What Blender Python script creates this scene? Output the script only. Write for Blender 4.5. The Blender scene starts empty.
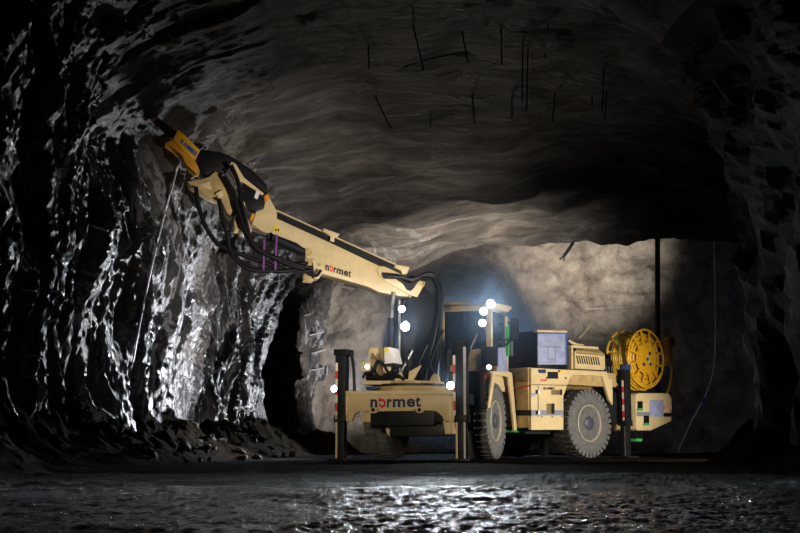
import bpy, bmesh, math, random
import numpy as np
from mathutils import Vector, noise, Matrix
from mathutils.bvhtree import BVHTree
random.seed(7)
S = bpy.context.scene
COL = S.collection
V = Vector
# ------------------------------------------------------------------ camera
F_PX = 1136.0
HOR = 445.0
PITCH = math.atan((HOR - 266.5) / F_PX)
CAM_Z = 0.272
cam_d = bpy.data.cameras.new('camera')
cam_d.sensor_width = 36; cam_d.lens = F_PX * 36 / 800
cam_d.clip_start = 0.05; cam_d.clip_end = 300
cam = bpy.data.objects.new('camera', cam_d); COL.objects.link(cam)
CP = V((0, 0, CAM_Z)); cam.location = CP
cam.rotation_euler = (math.pi / 2 + PITCH, 0, 0)
S.camera = cam
cp_, sp_ = math.cos(PITCH), math.sin(PITCH)
def ray(px, py):
    dx, up = px - 400.0, 266.5 - py
    return V((dx, F_PX * cp_ - up * sp_, F_PX * sp_ + up * cp_)).normalized()
def onplane(px, py, p0, n):
    d = ray(px, py); n = V(n)
    return CP + d * ((V(p0) - CP).dot(n) / d.dot(n))
def at(px, py, Y):
    d = ray(px, py); return CP + d * (Y / d.y)

# ------------------------------------------------------------------ materials
def nodes_of(name):
    m = bpy.data.materials.new(name); m.use_nodes = True
    nt = m.node_tree; return m, nt, nt.nodes['Principled BSDF']
def setp(b, **k):
    for a, v in k.items():
        b.inputs[a.replace('_', ' ')].default_value = v
def ramp(nt, fac, stops):
    r = nt.nodes.new('ShaderNodeValToRGB'); e = r.color_ramp.elements
    while len(e) < len(stops): e.new(0.5)
    for q, (p, c) in zip(e, stops): q.position = p; q.color = (*c, 1)
    nt.links.new(fac, r.inputs[0]); return r.outputs[0]
def nz(nt, scale, detail=6, rough=.6, stretch=None, coord='Object', dist=0.0):
    tc = nt.nodes.new('ShaderNodeTexCoord'); n = nt.nodes.new('ShaderNodeTexNoise')
    n.inputs['Scale'].default_value = scale; n.inputs['Detail'].default_value = detail
    n.inputs['Roughness'].default_value = rough; n.inputs['Distortion'].default_value = dist
    if stretch:
        mp = nt.nodes.new('ShaderNodeMapping'); mp.inputs['Scale'].default_value = stretch[:3]
        if len(stretch) > 3: mp.inputs['Rotation'].default_value = stretch[3:]
        nt.links.new(tc.outputs[coord], mp.inputs[0]); nt.links.new(mp.outputs[0], n.inputs['Vector'])
    else: nt.links.new(tc.outputs[coord], n.inputs['Vector'])
    return n.outputs[0]
def bump(nt, b, h, strength, dist):
    bp = nt.nodes.new('ShaderNodeBump'); bp.inputs['Strength'].default_value = strength
    bp.inputs['Distance'].default_value = dist
    nt.links.new(h, bp.inputs['Height']); nt.links.new(bp.outputs[0], b.inputs['Normal'])
def simple(name, col, rough=.5, metal=0.0, var=.18, scale=6, bmp=0.0, coat=0.0):
    m, nt, b = nodes_of(name)
    c1 = tuple(x * (1 - var) for x in col); c2 = tuple(min(1, x * (1 + var * .6)) for x in col)
    f = nz(nt, scale)
    nt.links.new(ramp(nt, f, [(.3, c1), (.7, c2)]), b.inputs['Base Color'])
    setp(b, Roughness=rough, Metallic=metal)
    if max(col) < .03: b.inputs['Specular IOR Level'].default_value = .22
    if coat: b.inputs['Coat Weight'].default_value = coat
    if bmp: bump(nt, b, nz(nt, scale * 8), bmp, .01)
    return m
M = {}
M['cream'] = simple('cream_paint', (.60, .47, .25), .42, var=.14, scale=3)
M['cream_dirty'] = simple('dusty_cream_paint', (.43, .30, .12), .6, var=.35, scale=4)
M['yellow'] = simple('yellow_paint', (.80, .42, .015), .4, var=.15)
M['orange'] = simple('orange_yellow_paint', (.62, .27, .01), .5, var=.3)
M['cable'] = simple('yellow_cable_sheath', (.72, .42, .02), .5, var=.2, scale=10)
M['dark'] = simple('dark_steel', (.011, .012, .014), .45, var=.35)
M['black'] = simple('black_plastic', (.005, .005, .006), .5, var=.3)
M['rubber'] = simple('hose_rubber', (.005, .005, .006), .45, var=.3, scale=20)
M['tyre'] = simple('dusty_tyre_rubber', (.105, .105, .10), .8, var=.35, scale=9, bmp=.3)
M['rim'] = simple('wheel_rim_paint', (.42, .37, .28), .5, var=.3)
M['hub'] = simple('hub_blue_grey', (.05, .06, .09), .45, var=.3)
M['chrome'] = simple('chromed_rod', (.65, .65, .68), .22, metal=1.0, var=.1)
M['steel'] = simple('bare_steel', (.32, .31, .30), .45, metal=.7, var=.3)
M['film'] = simple('pale_blue_white_panel', (.31, .35, .54), .4, var=.28, scale=4)
M['blueedge'] = simple('blue_edge', (.06, .11, .36), .4)
M['greystripe'] = simple('grey_stripe', (.20, .215, .26), .5, var=.12)
M['navy'] = simple('navy_lettering', (.008, .018, .065), .5, var=.1)
M['inkblack'] = simple('black_lettering', (.008, .008, .010), .5, var=.1)
M['magenta'] = simple('crimson_lettering', (.55, .01, .06), .5, var=.1)
M['red'] = simple('red_lettering', (.75, .025, .015), .5, var=.1)
M['blue'] = simple('blue_lettering', (.01, .10, .42), .5, var=.1)
M['redtape'] = simple('red_tape', (.60, .035, .03), .5)
M['whitetape'] = simple('white_tape', (.72, .66, .50), .5)
M['green'] = simple('green_edge', (.04, .36, .07), .5)
M['dark_green'] = simple('dark_green_sheath', (.015, .10, .03), .5)
M['pale_steel'] = simple('galvanised_rod', (.50, .50, .52), .45)
M['purple'] = simple('purple_strap', (.17, .03, .22), .6)
M['label'] = simple('yellow_label', (.75, .55, .03), .5)
M['white'] = simple('white_sticker', (.70, .68, .66), .5)
M['bluecap'] = simple('blue_cap', (.02, .05, .13), .4)
M['tan_plate'] = simple('brown_recess', (.16, .10, .035), .5)
m, nt, b = nodes_of('cab_glass'); setp(b, Base_Color=(.006, .012, .022, 1), Roughness=.08); M['glass'] = m
def emit(name, col, s):
    m, nt, b = nodes_of(name); setp(b, Base_Color=(1, 1, 1, 1)); b.inputs['Emission Color'].default_value = (*col, 1)
    b.inputs['Emission Strength'].default_value = s; return m
M['lens'] = emit('lit_lamp_lens', (.86, .95, 1), 42)
M['lens_dim'] = emit('lit_small_lens', (1, .95, .85), 8)

def rock_mat(name, c_lo, c_mid, c_hi, rough, scale, stretch, bstr, bdist, stain=None, spec=.5, coat=0):
    m, nt, b = nodes_of(name)
    f = nz(nt, scale, 9, .65, stretch, dist=.4)
    col = ramp(nt, f, [(.30, c_lo), (.52, c_mid), (.74, c_hi)])
    if stain:
        f2 = nz(nt, .32, 4, .6)
        mx = nt.nodes.new('ShaderNodeMix'); mx.data_type = 'RGBA'
        fr = ramp(nt, f2, [(.5, (0, 0, 0)), (.66, (1, 1, 1))])
        nt.links.new(fr, mx.inputs[0]); nt.links.new(col, mx.inputs[6]); mx.inputs[7].default_value = (*stain, 1)
        col = mx.outputs[2]
    nt.links.new(col, b.inputs['Base Color'])
    setp(b, Roughness=rough); b.inputs['Specular IOR Level'].default_value = spec
    b.inputs['Coat Weight'].default_value = coat; b.inputs['Coat Roughness'].default_value = .2
    bump(nt, b, nz(nt, scale * 3.3, 10, .7, stretch, dist=.6), bstr, bdist)
    return m
def cave_mat():
    m, nt, b = nodes_of('mine_rock'); out = nt.nodes['Material Output']; L = nt.links.new
    st = (1, 1, .34, 0, .38, 0)
    f = nz(nt, 2.0, 10, .68, st, dist=.5)
    col = ramp(nt, f, [(.34, (.008, .008, .009)), (.50, (.035, .035, .040)), (.62, (.12, .12, .13)), (.74, (.30, .30, .33))])
    v = nz(nt, .9, 7, .62, st, dist=.8)
    vein = ramp(nt, v, [(.475, (0, 0, 0)), (.497, (1, 1, 1)), (.503, (1, 1, 1)), (.525, (0, 0, 0))])
    mx = nt.nodes.new('ShaderNodeMix'); mx.data_type = 'RGBA'; L(vein, mx.inputs[0]); L(col, mx.inputs[6]); mx.inputs[7].default_value = (.40, .40, .44, 1)
    f2 = nz(nt, .33, 5, .6)
    mx2 = nt.nodes.new('ShaderNodeMix'); mx2.data_type = 'RGBA'; L(ramp(nt, f2, [(.52, (0, 0, 0)), (.66, (.8, .8, .8))]), mx2.inputs[0]); L(mx.outputs[2], mx2.inputs[6]); mx2.inputs[7].default_value = (.06, .042, .024, 1)
    L(mx2.outputs[2], b.inputs['Base Color'])
    L(ramp(nt, nz(nt, 1.1, 5, .6), [(.4, (.20, .20, .20)), (.65, (.55, .55, .55))]), b.inputs['Roughness']); b.inputs['Specular IOR Level'].default_value = .9
    bump(nt, b, nz(nt, 5.5, 10, .7, st, dist=.7), 1.0, .16)
    r = nt.nodes.new('ShaderNodeBsdfPrincipled'); r.inputs['Roughness'].default_value = .5
    fr = nz(nt, 1.1, 10, .68, (.42, 1.7, .42), dist=.3)
    rcol = ramp(nt, fr, [(.33, (.022, .019, .017)), (.5, (.10, .087, .075)), (.70, (.29, .262, .235))])
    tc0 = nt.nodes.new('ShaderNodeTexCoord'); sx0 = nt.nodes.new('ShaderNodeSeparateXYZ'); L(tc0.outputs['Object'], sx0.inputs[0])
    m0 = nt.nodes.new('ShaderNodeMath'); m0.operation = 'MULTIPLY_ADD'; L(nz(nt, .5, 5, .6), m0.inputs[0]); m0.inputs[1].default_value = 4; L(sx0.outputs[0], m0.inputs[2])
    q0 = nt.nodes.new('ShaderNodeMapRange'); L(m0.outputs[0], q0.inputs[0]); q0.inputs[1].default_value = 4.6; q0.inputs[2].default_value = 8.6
    mx0 = nt.nodes.new('ShaderNodeMix'); mx0.data_type = 'RGBA'; L(q0.outputs[0], mx0.inputs[0]); L(rcol, mx0.inputs[6]); mx0.inputs[7].default_value = (.012, .012, .013, 1)  # shade painted into the roof colour: near black towards the right
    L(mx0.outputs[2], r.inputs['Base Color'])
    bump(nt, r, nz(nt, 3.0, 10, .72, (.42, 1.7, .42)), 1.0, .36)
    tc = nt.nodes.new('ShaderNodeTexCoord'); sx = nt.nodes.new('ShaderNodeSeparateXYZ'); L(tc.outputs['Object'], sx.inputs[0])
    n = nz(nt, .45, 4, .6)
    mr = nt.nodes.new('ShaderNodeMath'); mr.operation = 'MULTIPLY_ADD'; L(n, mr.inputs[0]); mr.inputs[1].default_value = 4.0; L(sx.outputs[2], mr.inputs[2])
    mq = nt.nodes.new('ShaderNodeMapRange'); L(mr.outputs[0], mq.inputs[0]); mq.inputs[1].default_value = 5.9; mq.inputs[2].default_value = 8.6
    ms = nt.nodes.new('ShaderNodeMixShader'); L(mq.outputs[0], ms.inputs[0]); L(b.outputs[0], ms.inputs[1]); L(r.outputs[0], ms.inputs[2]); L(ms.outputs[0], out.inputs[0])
    return m
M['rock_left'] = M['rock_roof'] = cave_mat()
M['rock_back'] = rock_mat('grey_shotcrete', (.12, .105, .09), (.24, .21, .18), (.36, .33, .29), .8, 1.6, None, 1.0, .13)
M['rock_right'] = rock_mat('dark_shade_rock', (.004, .004, .005), (.009, .009, .010), (.022, .022, .024), .65, 1.8, None, 1, .1, spec=.25)  # near-black base colour stands in for shade on the right wall
M['rubble'] = simple('loose_rock', (.028, .024, .019), .7, var=.5, scale=4, bmp=.6)
m, nt, b = nodes_of('wet_gravel_floor')
f = nz(nt, 9, 10, .7)
nt.links.new(ramp(nt, f, [(.3, (.003, .0025, .0016)), (.55, (.009, .007, .0042)), (.78, (.032, .025, .016))]), b.inputs['Base Color'])
tc = nt.nodes.new('ShaderNodeTexCoord'); sx = nt.nodes.new('ShaderNodeSeparateXYZ'); nt.links.new(tc.outputs['Object'], sx.inputs[0])
ma = nt.nodes.new('ShaderNodeMath'); ma.operation = 'MULTIPLY_ADD'; nt.links.new(nz(nt, .5, 5, .65), ma.inputs[0]); ma.inputs[1].default_value = -9.0; nt.links.new(sx.outputs[1], ma.inputs[2])
wet = nt.nodes.new('ShaderNodeMapRange'); nt.links.new(ma.outputs[0], wet.inputs[0]); wet.inputs[1].default_value = 8.0; wet.inputs[2].default_value = 2.5
def lerp(a_, b_):
    r_ = nt.nodes.new('ShaderNodeMapRange'); nt.links.new(wet.outputs[0], r_.inputs[0]); r_.inputs[3].default_value = a_; r_.inputs[4].default_value = b_; return r_.outputs[0]
nt.links.new(lerp(.85, .17), b.inputs['Roughness']); nt.links.new(lerp(.02, .9), b.inputs['Specular IOR Level'])
vo = nt.nodes.new('ShaderNodeTexVoronoi'); vo.inputs['Scale'].default_value = 55; nt.links.new(tc.outputs['Object'], vo.inputs['Vector'])
ad = nt.nodes.new('ShaderNodeMath'); ad.operation = 'MULTIPLY_ADD'; nt.links.new(vo.outputs['Distance'], ad.inputs[0]); ad.inputs[1].default_value = -.8; nt.links.new(nz(nt, 45, 8, .75), ad.inputs[2])
bump(nt, b, ad.outputs[0], 1.0, .03)
M['floor'] = m

# ------------------------------------------------------------------ mesh builder
class MB:
    def __init__(s): s.v = []; s.f = []; s.isl = []
    def add(s, vs, fs, mi=0):
        o = len(s.v); s.v += [V(p) for p in vs]; s.isl.append((o, len(vs)))
        s.f += [([o + i for i in f], mi) for f in fs]
        return s
    def prism(s, pts, off, mi=0):
        pts = [V(p) for p in pts]; n = len(pts); off = V(off)
        fs = [list(range(n)), list(range(n, 2 * n))[::-1]] + [[i, (i + 1) % n, n + (i + 1) % n, n + i] for i in range(n)]
        return s.add(pts + [p + off for p in pts], fs, mi)
    def bar(s, a, b, w, h, up=(0, 0, 1), mi=0):
        a, b = V(a), V(b); d = (b - a).normalized(); u = V(up)
        x = d.cross(u).normalized(); y = x.cross(d).normalized()
        return s.prism([a + x * (i * w / 2) + y * (j * h / 2) for i, j in ((-1, -1), (1, -1), (1, 1), (-1, 1))], b - a, mi)
    def tube(s, pts, r, seg=8, smooth=0, mi=0, closed=False):
        pts = [V(p) for p in pts]
        if smooth:
            q = []; n = len(pts)
            rng = n if closed else n - 1
            for i in range(rng):
                if closed: p0, p1, p2, p3 = (pts[(i + k) % n] for k in (-1, 0, 1, 2))
                else: p0, p1, p2, p3 = pts[max(i - 1, 0)], pts[i], pts[i + 1], pts[min(i + 2, n - 1)]
                for k in range(smooth):
                    t = k / smooth
                    q.append(.5 * ((2 * p1) + (p2 - p0) * t + (2 * p0 - 5 * p1 + 4 * p2 - p3) * t * t + (3 * p1 - p0 - 3 * p2 + p3) * t ** 3))
            if not closed: q.append(pts[-1])
            pts = q
        n = len(pts); vs = []; up = V((.12, .31, .94)).normalized(); fs = []
        for i, p in enumerate(pts):
            d = (pts[(i + 1) % n] - pts[i - 1]) if closed else (pts[min(i + 1, n - 1)] - pts[max(i - 1, 0)])
            d.normalize()
            x = d.cross(up)
            if x.length < 1e-3: x = d.cross(V((1, 0, 0)))
            x.normalize(); y = x.cross(d)
            vs += [p + (x * math.cos(6.28318 * k / seg) + y * math.sin(6.28318 * k / seg)) * r for k in range(seg)]
        for i in range(n if closed else n - 1):
            j = (i + 1) % n
            fs += [[i * seg + k, i * seg + (k + 1) % seg, j * seg + (k + 1) % seg, j * seg + k] for k in range(seg)]
        if not closed: fs += [list(range(seg))[::-1], [(n - 1) * seg + k for k in range(seg)]]
        return s.add(vs, fs, mi)
    def lathe(s, c, axis, prof, seg=32, mi=0):
        c = V(c); a = V(axis).normalized(); x = a.cross(V((0, 0, 1)))
        if x.length < .01: x = V((1, 0, 0))
        x.normalize(); y = a.cross(x); vs = []; fs = []
        for r, h in prof:
            vs += [c + a * h + (x * math.cos(6.28318 * k / seg) + y * math.sin(6.28318 * k / seg)) * r for k in range(seg)]
        for i in range(len(prof) - 1):
            fs += [[i * seg + k, i * seg + (k + 1) % seg, (i + 1) * seg + (k + 1) % seg, (i + 1) * seg + k] for k in range(seg)]
        if prof[0][0] > 1e-4: fs.append(list(range(seg))[::-1])
        if prof[-1][0] > 1e-4: fs.append([(len(prof) - 1) * seg + k for k in range(seg)])
        return s.add(vs, fs, mi)
    def cyl(s, a, b, r, seg=16, mi=0):
        a, b = V(a), V(b); return s.lathe(a, b - a, [(r, 0), (r, (b - a).length)], seg, mi)
    def build(s, name, mats, parent=None, bev=0.0, angle=38):
        if not isinstance(mats, (list, tuple)): mats = [mats]
        cs = [sum((p[i] for p in s.v)) / len(s.v) for i in range(3)]; c = V(cs)
        me = bpy.data.meshes.new(name)
        me.from_pydata([p - c for p in s.v], [], [f for f, _ in s.f])
        for p, (_, mi) in zip(me.polygons, s.f): p.material_index = mi
        for m in mats: me.materials.append(M[m] if isinstance(m, str) else m)
        bm = bmesh.new(); bm.from_mesh(me)
        bmesh.ops.remove_doubles(bm, verts=bm.verts, dist=1e-5)
        bmesh.ops.recalc_face_normals(bm, faces=bm.faces)
        if bev:
            es = [e for e in bm.edges if len(e.link_faces) == 2 and e.calc_face_angle(0) > .6]
            try: bmesh.ops.bevel(bm, geom=es, offset=bev, segments=2, affect='EDGES', clamp_overlap=True, profile=.6)
            except Exception: pass
        for f in bm.faces: f.smooth = True
        for e in bm.edges: e.smooth = (len(e.link_faces) == 2 and e.calc_face_angle(0) < math.radians(angle))
        bm.to_mesh(me); bm.free()
        o = bpy.data.objects.new(name, me); COL.objects.link(o)
        WL[o.name] = c
        if parent is not None:
            o.parent = parent; o.location = c - WL[parent.name]
        else: o.location = c
        return o
    def build_each(s, name, mat, parent=None, bev=0.0):
        n0 = 0; groups = {}
        return [p.build(name, mat, parent, bev) for p in s.pieces()]
    def pieces(s):
        out = []
        for (o, n) in s.isl:
            p = MB(); idx = set(range(o, o + n)); p.v = s.v[o:o + n]
            p.f = [([i - o for i in f], mi) for f, mi in s.f if f[0] in idx]; out.append(p)
        return out
WL = {}
def thing(o, label, cat, group=None):
    o['label'] = label; o['category'] = cat
    if group: o['group'] = group
    return o
def structure(o): o['kind'] = 'structure'; return o

class Frame:
    def __init__(s, x, y, deg):
        a = math.radians(deg); s.o = V((x, y, 0))
        s.R = V((math.cos(a), -math.sin(a), 0)); s.B = V((math.sin(a), math.cos(a), 0)); s.Z = V((0, 0, 1))
    def w(s, r, b, z): return s.o + s.R * r + s.B * b + s.Z * z
    def side(s, px, py, r):                     # pixel -> point on plane r = const
        return onplane(px, py, s.w(r, 0, 0), s.R)
    def front(s, px, py, b): return onplane(px, py, s.w(0, b, 0), s.B)
    def rbz(s, p): d = p - s.o; return d.dot(s.R), d.dot(s.B), p.z
    def box(s, mb, r0, r1, b0, b1, z0, z1, mi=0):
        return mb.prism([s.w(r0, b0, z0), s.w(r1, b0, z0), s.w(r1, b1, z0), s.w(r0, b1, z0)], (0, 0, z1 - z0), mi)
    def sprism(s, mb, pix, r, thick, mi=0):     # side outline, extruded inward
        return mb.prism([s.side(x, y, r) for x, y in pix], s.R * -thick, mi)
    def fprism(s, mb, pix, b, thick, mi=0):     # front outline, extruded backward
        return mb.prism([s.front(x, y, b) for x, y in pix], s.B * thick, mi)
F1 = Frame(0, 20.8, 20)
F2 = Frame(3.26, 25.63, 48)
def rect(x0, y0, x1, y1): return [(x0, y0), (x1, y0), (x1, y1), (x0, y1)]

# ------------------------------------------------------------------ lettering
def glyph(ch, bold=.03):
    cu = bpy.data.curves.new('t', 'FONT'); cu.body = ch; cu.size = 1; cu.offset = bold; cu.extrude = .0; cu.resolution_u = 4
    o = bpy.data.objects.new('t', cu); COL.objects.link(o)
    dg = bpy.context.evaluated_depsgraph_get(); me = o.evaluated_get(dg).to_mesh()
    vs = [v.co.copy() for v in me.vertices]; fs = [list(p.vertices) for p in me.polygons]
    o.evaluated_get(dg).to_mesh_clear(); bpy.data.objects.remove(o); bpy.data.curves.remove(cu)
    x0 = min(v.x for v in vs); x1 = max(v.x for v in vs); y0 = min(v.y for v in vs); y1 = max(v.y for v in vs)
    return [((v.x - x0) / (x1 - x0), (v.y - y0) / (y1 - y0)) for v in vs], fs
NORMET = [('n', 0, .142, 1), ('r', .332, .43, 1), ('m', .448, .70, 1), ('e', .724, .888, 1.03), ('t', .896, 1, 1.28)]
def word(mb, letters, o, X, Y, n):
    for ch, a, b_, h in letters:
        vs, fs = glyph(ch, .035)
        k = len(vs)
        front = [o + X * (a + u * (b_ - a)) + Y * (v * h) + n for u, v in vs]
        mb.add(front, fs)
def ring_o(mb, o, X, Y, n, a, b_):
    pts_o, pts_i = [], []
    for k in range(25):
        t = math.radians(150 - 330 * k / 24)
        c, s_ = math.cos(t), math.sin(t)
        pts_o.append(o + X * ((a + b_) / 2 + c * (b_ - a) / 2) + Y * (.5 + s_ * .54) + n)
        pts_i.append(o + X * ((a + b_) / 2 + c * (b_ - a) * .24) + Y * (.5 + s_ * .26) + n)
    mb.add(pts_o + pts_i, [[i, i + 1, 25 + i + 1, 25 + i] for i in range(24)])
    # the little upright stem of the letter
    mb.add([o + X * x + Y * y + n for x, y in ((a, .72), (a + (b_ - a) * .27, .72), (a + (b_ - a) * .27, 1.16), (a, 1.16))], [[0, 1, 2, 3]])

# ------------------------------------------------------------------ cave shell
def fb(p, sc, oct_=4): return noise.fractal(V(p) * sc, 1.0, 2.1, oct_)
WLX = [0, 10, 15, 20, 25, 30, 33, 35, 38, 42]; WLV = [5.5, 5.3, 5.2, 5.0, 4.75, 4.45, 4.1, 3.75, 3.0, 2.4]
def wl(Y): return float(np.interp(Y, WLX, WLV))
def wr(Y): return float(np.interp(Y, [0, 12, 15.5, 16.7, 17.3, 18.6, 20.2, 42], [5.6, 5.5, 5.4, 5.25, 5.3, 8.6, 12.0, 14.5]))
def Hh(Y): return float(np.interp(Y, [0, 14, 20, 28, 34.6, 35.3, 42], [8.2, 8.2, 8.2, 7.0, 5.75, 7.6, 7.8]))
def shell_pt(th, Y):
    c, s_ = math.cos(th), math.sin(th)
    w, n = (wr(Y), 3.4) if c >= 0 else (wl(Y), 2.9)
    x = math.copysign(w * abs(c) ** (2 / n), c); z = Hh(Y) * abs(s_) ** (2 / n)
    z += (.23 if x > 0 else .07) * x * min(1, max(0, (Y - 22) / 10)) * s_
    return V((x, Y, z - .35))
def grid(name, nu, nv, fn, mat, flat=False):
    vs = [fn(i / nu, j / nv) for j in range(nv + 1) for i in range(nu + 1)]
    w = nu + 1
    fs = [(j * w + i, j * w + i + 1, (j + 1) * w + i + 1, (j + 1) * w + i) for j in range(nv) for i in range(nu)]
    me = bpy.data.meshes.new(name); me.from_pydata(vs, [], fs); me.materials.append(M[mat])
    if not flat: me.polygons.foreach_set('use_smooth', [True] * len(fs))
    o = bpy.data.objects.new(name, me); COL.objects.link(o); WL[o.name] = V((0, 0, 0)); return o
SEAM = .60 * math.pi; SEAMR = .27 * math.pi
def sst(a, b_, x):
    t = min(1, max(0, (x - a) / (b_ - a))); return t * t * (3 - 2 * t)
def drift_mask(Y, z):                     # side drift in the left wall
    e = .3 * fb((Y, z, 3), .9)
    top = 5.3 + .5 * fb((Y, 1, 8), .6)
    lo = 31.6 + .34 * (5.2 - z) + e * .6
    return sst(lo, lo + .35, Y) * (1 - sst(36.9 + e, 37.2 + e, Y)) * (1 - sst(top - .4, top, z))
def left_fn(u, v):
    Y = 7 + 35 * v; th = SEAM + u * (math.pi - SEAM)
    p = shell_pt(th, Y)
    edge = min(1, u * 9)
    q = V((p.x, p.y, p.z))
    sl = V((q.x * .6, q.y + q.z * .25, q.z * .42))           # slanted near-vertical foliation
    d = .55 * fb(q, .22, 3) + .42 * (noise.ridged_multi_fractal(sl * .55, 1.0, 2.1, 4, 1.0, 2.0) - .9)
    d += .20 * (noise.ridged_multi_fractal(V((sl.x, sl.y * 2.1, sl.z * .8)), .9, 2.2, 5, 1.0, 2.0) - .9)
    d += .085 * noise.fractal(V((sl.x, sl.y, sl.z * .6)) * 5, .7, 2.1, 4)
    # slabs of rock: step the wall into planes
    d += .35 * (noise.cell(V((q.y * .55 + q.z * .16, q.z * .12, 0))) - .5)
    low = 1 - sst(.3, 2.2, p.z)
    n = V((.92, -.12, -.30 * (1 - u)))
    p = p + n * d * edge + V((.5 * low * 0, 0, 0))
    p.x -= edge * 1.1 * math.exp(-((Y - 19.6) / 2.2) ** 2 - ((p.z - 5.9) / 1.5) ** 2)
    mk = drift_mask(Y, p.z); p.x -= 6.5 * mk; p.y += 11 * mk
    return p
def roof_fn(u, v):
    Y = 3 + 39 * v; th = SEAMR + u * (SEAM - SEAMR)
    p = shell_pt(th, Y); q = p.copy()
    e = min(1, (1 - u) * 9, u * 9)
    d = .40 * fb((q.x, q.y * .9, q.z), .28, 3) + .24 * fb((q.x * .42, q.y * 1.7, q.z * .42), .9, 4) + .09 * fb((q.x * .5, q.y * 1.6, q.z * .5), 2.6, 4)
    d += .16 * abs(noise.noise(V((q.x * .25, q.y * 1.1, 4))))
    p.z -= d * e
    return p
def right_fn(u, v):
    Y = 3 + 39 * v; th = u * SEAMR
    p = shell_pt(th, Y); q = p.copy()
    e = min(1, (1 - u) * 8)
    d = .30 * fb(q, .4, 3) + .22 * (noise.ridged_multi_fractal(q * .9, 1, 2.1, 4, 1, 2) - .9) + .06 * fb(q, 4, 3)
    p.x -= d * e; p.y += .15 * fb(q, .8, 3) * e
    return p
def arch_mask(x, z):                      # mouth of the drift beyond the back wall
    x += .12 * fb((x, z, 1), .8); z += .12 * fb((x, z, 5), .9)
    cx, hw, top = 2.2, 3.05, 6.85
    k = (abs((x - cx) / hw)) ** 2.6 + (max(z, 0) / top) ** 2.6
    return 1 - sst(.96, 1.06, k)
def back_fn(u, v):
    x = -3.3 + 18.5 * u; z = -.3 + 9 * v
    y = 40.2 - .018 * (x - 2) ** 2 + .40 * fb((x, 0, z), .45, 3) + .26 * fb((x, 3, z), 1.25, 3) + .04 * fb((x, 7, z), 5, 3)
    y += 14 * arch_mask(x, z)
    return V((x, y, z))
def floor_h(x, Y):
    h = .05 * fb((x, Y, 0), .35, 3)
    near = 1 - sst(2.0, 5.0, abs(Y - 23.5))
    h *= 1 - .75 * near * sst(-3.5, -2.2, x)
    h += .012 * fb((x, Y, 2), 3.0, 3) + .008 * noise.noise(V((x * 12, Y * 9, 9))) + .010 * noise.noise(V((x * 32, Y * 25, 3)))
    h -= .02
    l = wl(Y); h += .75 * sst(-1.5, .6, -x - l + .35 + .4 * fb((x, Y, 4), .6)) * (1 + .5 * fb((x, Y, 6), .9) + .35 * fb((x, Y, 8), 2.5))
    if Y < 18.5: h += 1.0 * sst(-.7, .7, x - wr(min(Y, 17.3)) + .35 * fb((x, Y, 4), .6)) * (1 + .4 * fb((x, Y, 6), .9))
    h -= .05 * (1 - sst(3, 9, Y))
    return h
FY = [2.2 * (43 / 2.2) ** (j / 640) for j in range(641)]
def floor_fn(u, v):
    Y = FY[round(v * 640)]; x = (u * 2 - 1) * (.36 * Y + 3.2)
    return V((x, Y, floor_h(x, Y)))
wall_left = structure(grid('wall_left', 200, 720, left_fn, 'rock_left', flat=True))
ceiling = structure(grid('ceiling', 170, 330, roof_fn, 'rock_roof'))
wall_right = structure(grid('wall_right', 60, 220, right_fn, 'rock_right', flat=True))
wall_back = structure(grid('wall_back', 260, 110, back_fn, 'rock_back'))
floor = structure(grid('floor', 520, 640, floor_fn, 'floor', flat=True))
def bvh_of(o):
    me = o.data; return BVHTree.FromPolygons([v.co for v in me.vertices], [p.vertices for p in me.polygons])
B_left, B_roof, B_floor = bvh_of(wall_left), bvh_of(ceiling), bvh_of(floor)
def hit(bvh, px, py, back=.03):
    d = ray(px, py); h = bvh.ray_cast(CP, d)
    return None if h[0] is None else h[0] - d * back
def ground(x, y):
    h = B_floor.ray_cast(V((x, y, 6)), V((0, 0, -1))); return h[0].z if h[0] else 0.0

# ================================================================== THE MACHINE
root = bpy.data.objects.new('scaling_machine', None); COL.objects.link(root)
root.location = F1.w(0, 2, 0); WL[root.name] = root.location.copy()
thing(root, 'cream articulated mine scaling machine with raised breaker boom and yellow cable reel', 'mining machine')

# ---- front frame, bumper
mb = MB()
F1.fprism(mb, [(348, 395), (447, 394.5), (451.5, 396), (451.5, 421), (444, 421), (442, 416), (437, 411.8), (432, 410.6),
               (424.5, 410.5), (421.5, 413), (417.5, 413), (415, 411), (378.5, 411.3), (375, 413.3), (371, 413.3), (368, 411.5),
               (358, 412), (354, 414.5), (351.5, 422), (348, 422)], 0, .09)
bumper = mb.build('front_bumper', 'cream', root, .012)
mb = MB(); F1.fprism(mb, [(338, 390.8), (456, 390.5), (456, 394.6), (338, 395)], -.04, .3)
mb.build('bumper_rail', 'cream', bumper, .01)
mb = MB(); F1.fprism(mb, rect(336.8, 393.5, 347.5, 421.5), -.03, .12); F1.fprism(mb, rect(451, 395, 456, 423), 0, .12)
mb.build_each('jack_bracket', 'cream', bumper, .012)
o_, X_, Y_ = F1.front(370.3, 407.6, -.008), F1.front(420.7, 407.0, -.008) - F1.front(370.3, 407.6, -.008), F1.front(395, 398.8, 0) - F1.front(395, 407.2, 0)
mb = MB(); word(mb, NORMET, o_, X_, Y_, V((0, 0, 0))); mb.build_each('letter', 'navy', bumper)
mb = MB(); ring_o(mb, o_, X_, Y_, V((0, 0, 0)), .166, .310); t = mb.build('ring_letter', 'magenta', bumper); t['label'] = 'crimson ring letter on the bumper'
for px in (372.8, 419.2):
    mb = MB(); c = F1.front(px, 409.9, -.02); mb.cyl(c, c + F1.B * .1, .034, 14); mb.build('pin', 'inkblack', bumper)
mb = MB(); F1.fprism(mb, rect(376.5, 408.8, 378.6, 410.7), -.01, .02); F1.fprism(mb, rect(413.2, 408.8, 416, 410.7), -.01, .02)
mb.build_each('data_plate', 'greystripe', bumper)

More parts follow.
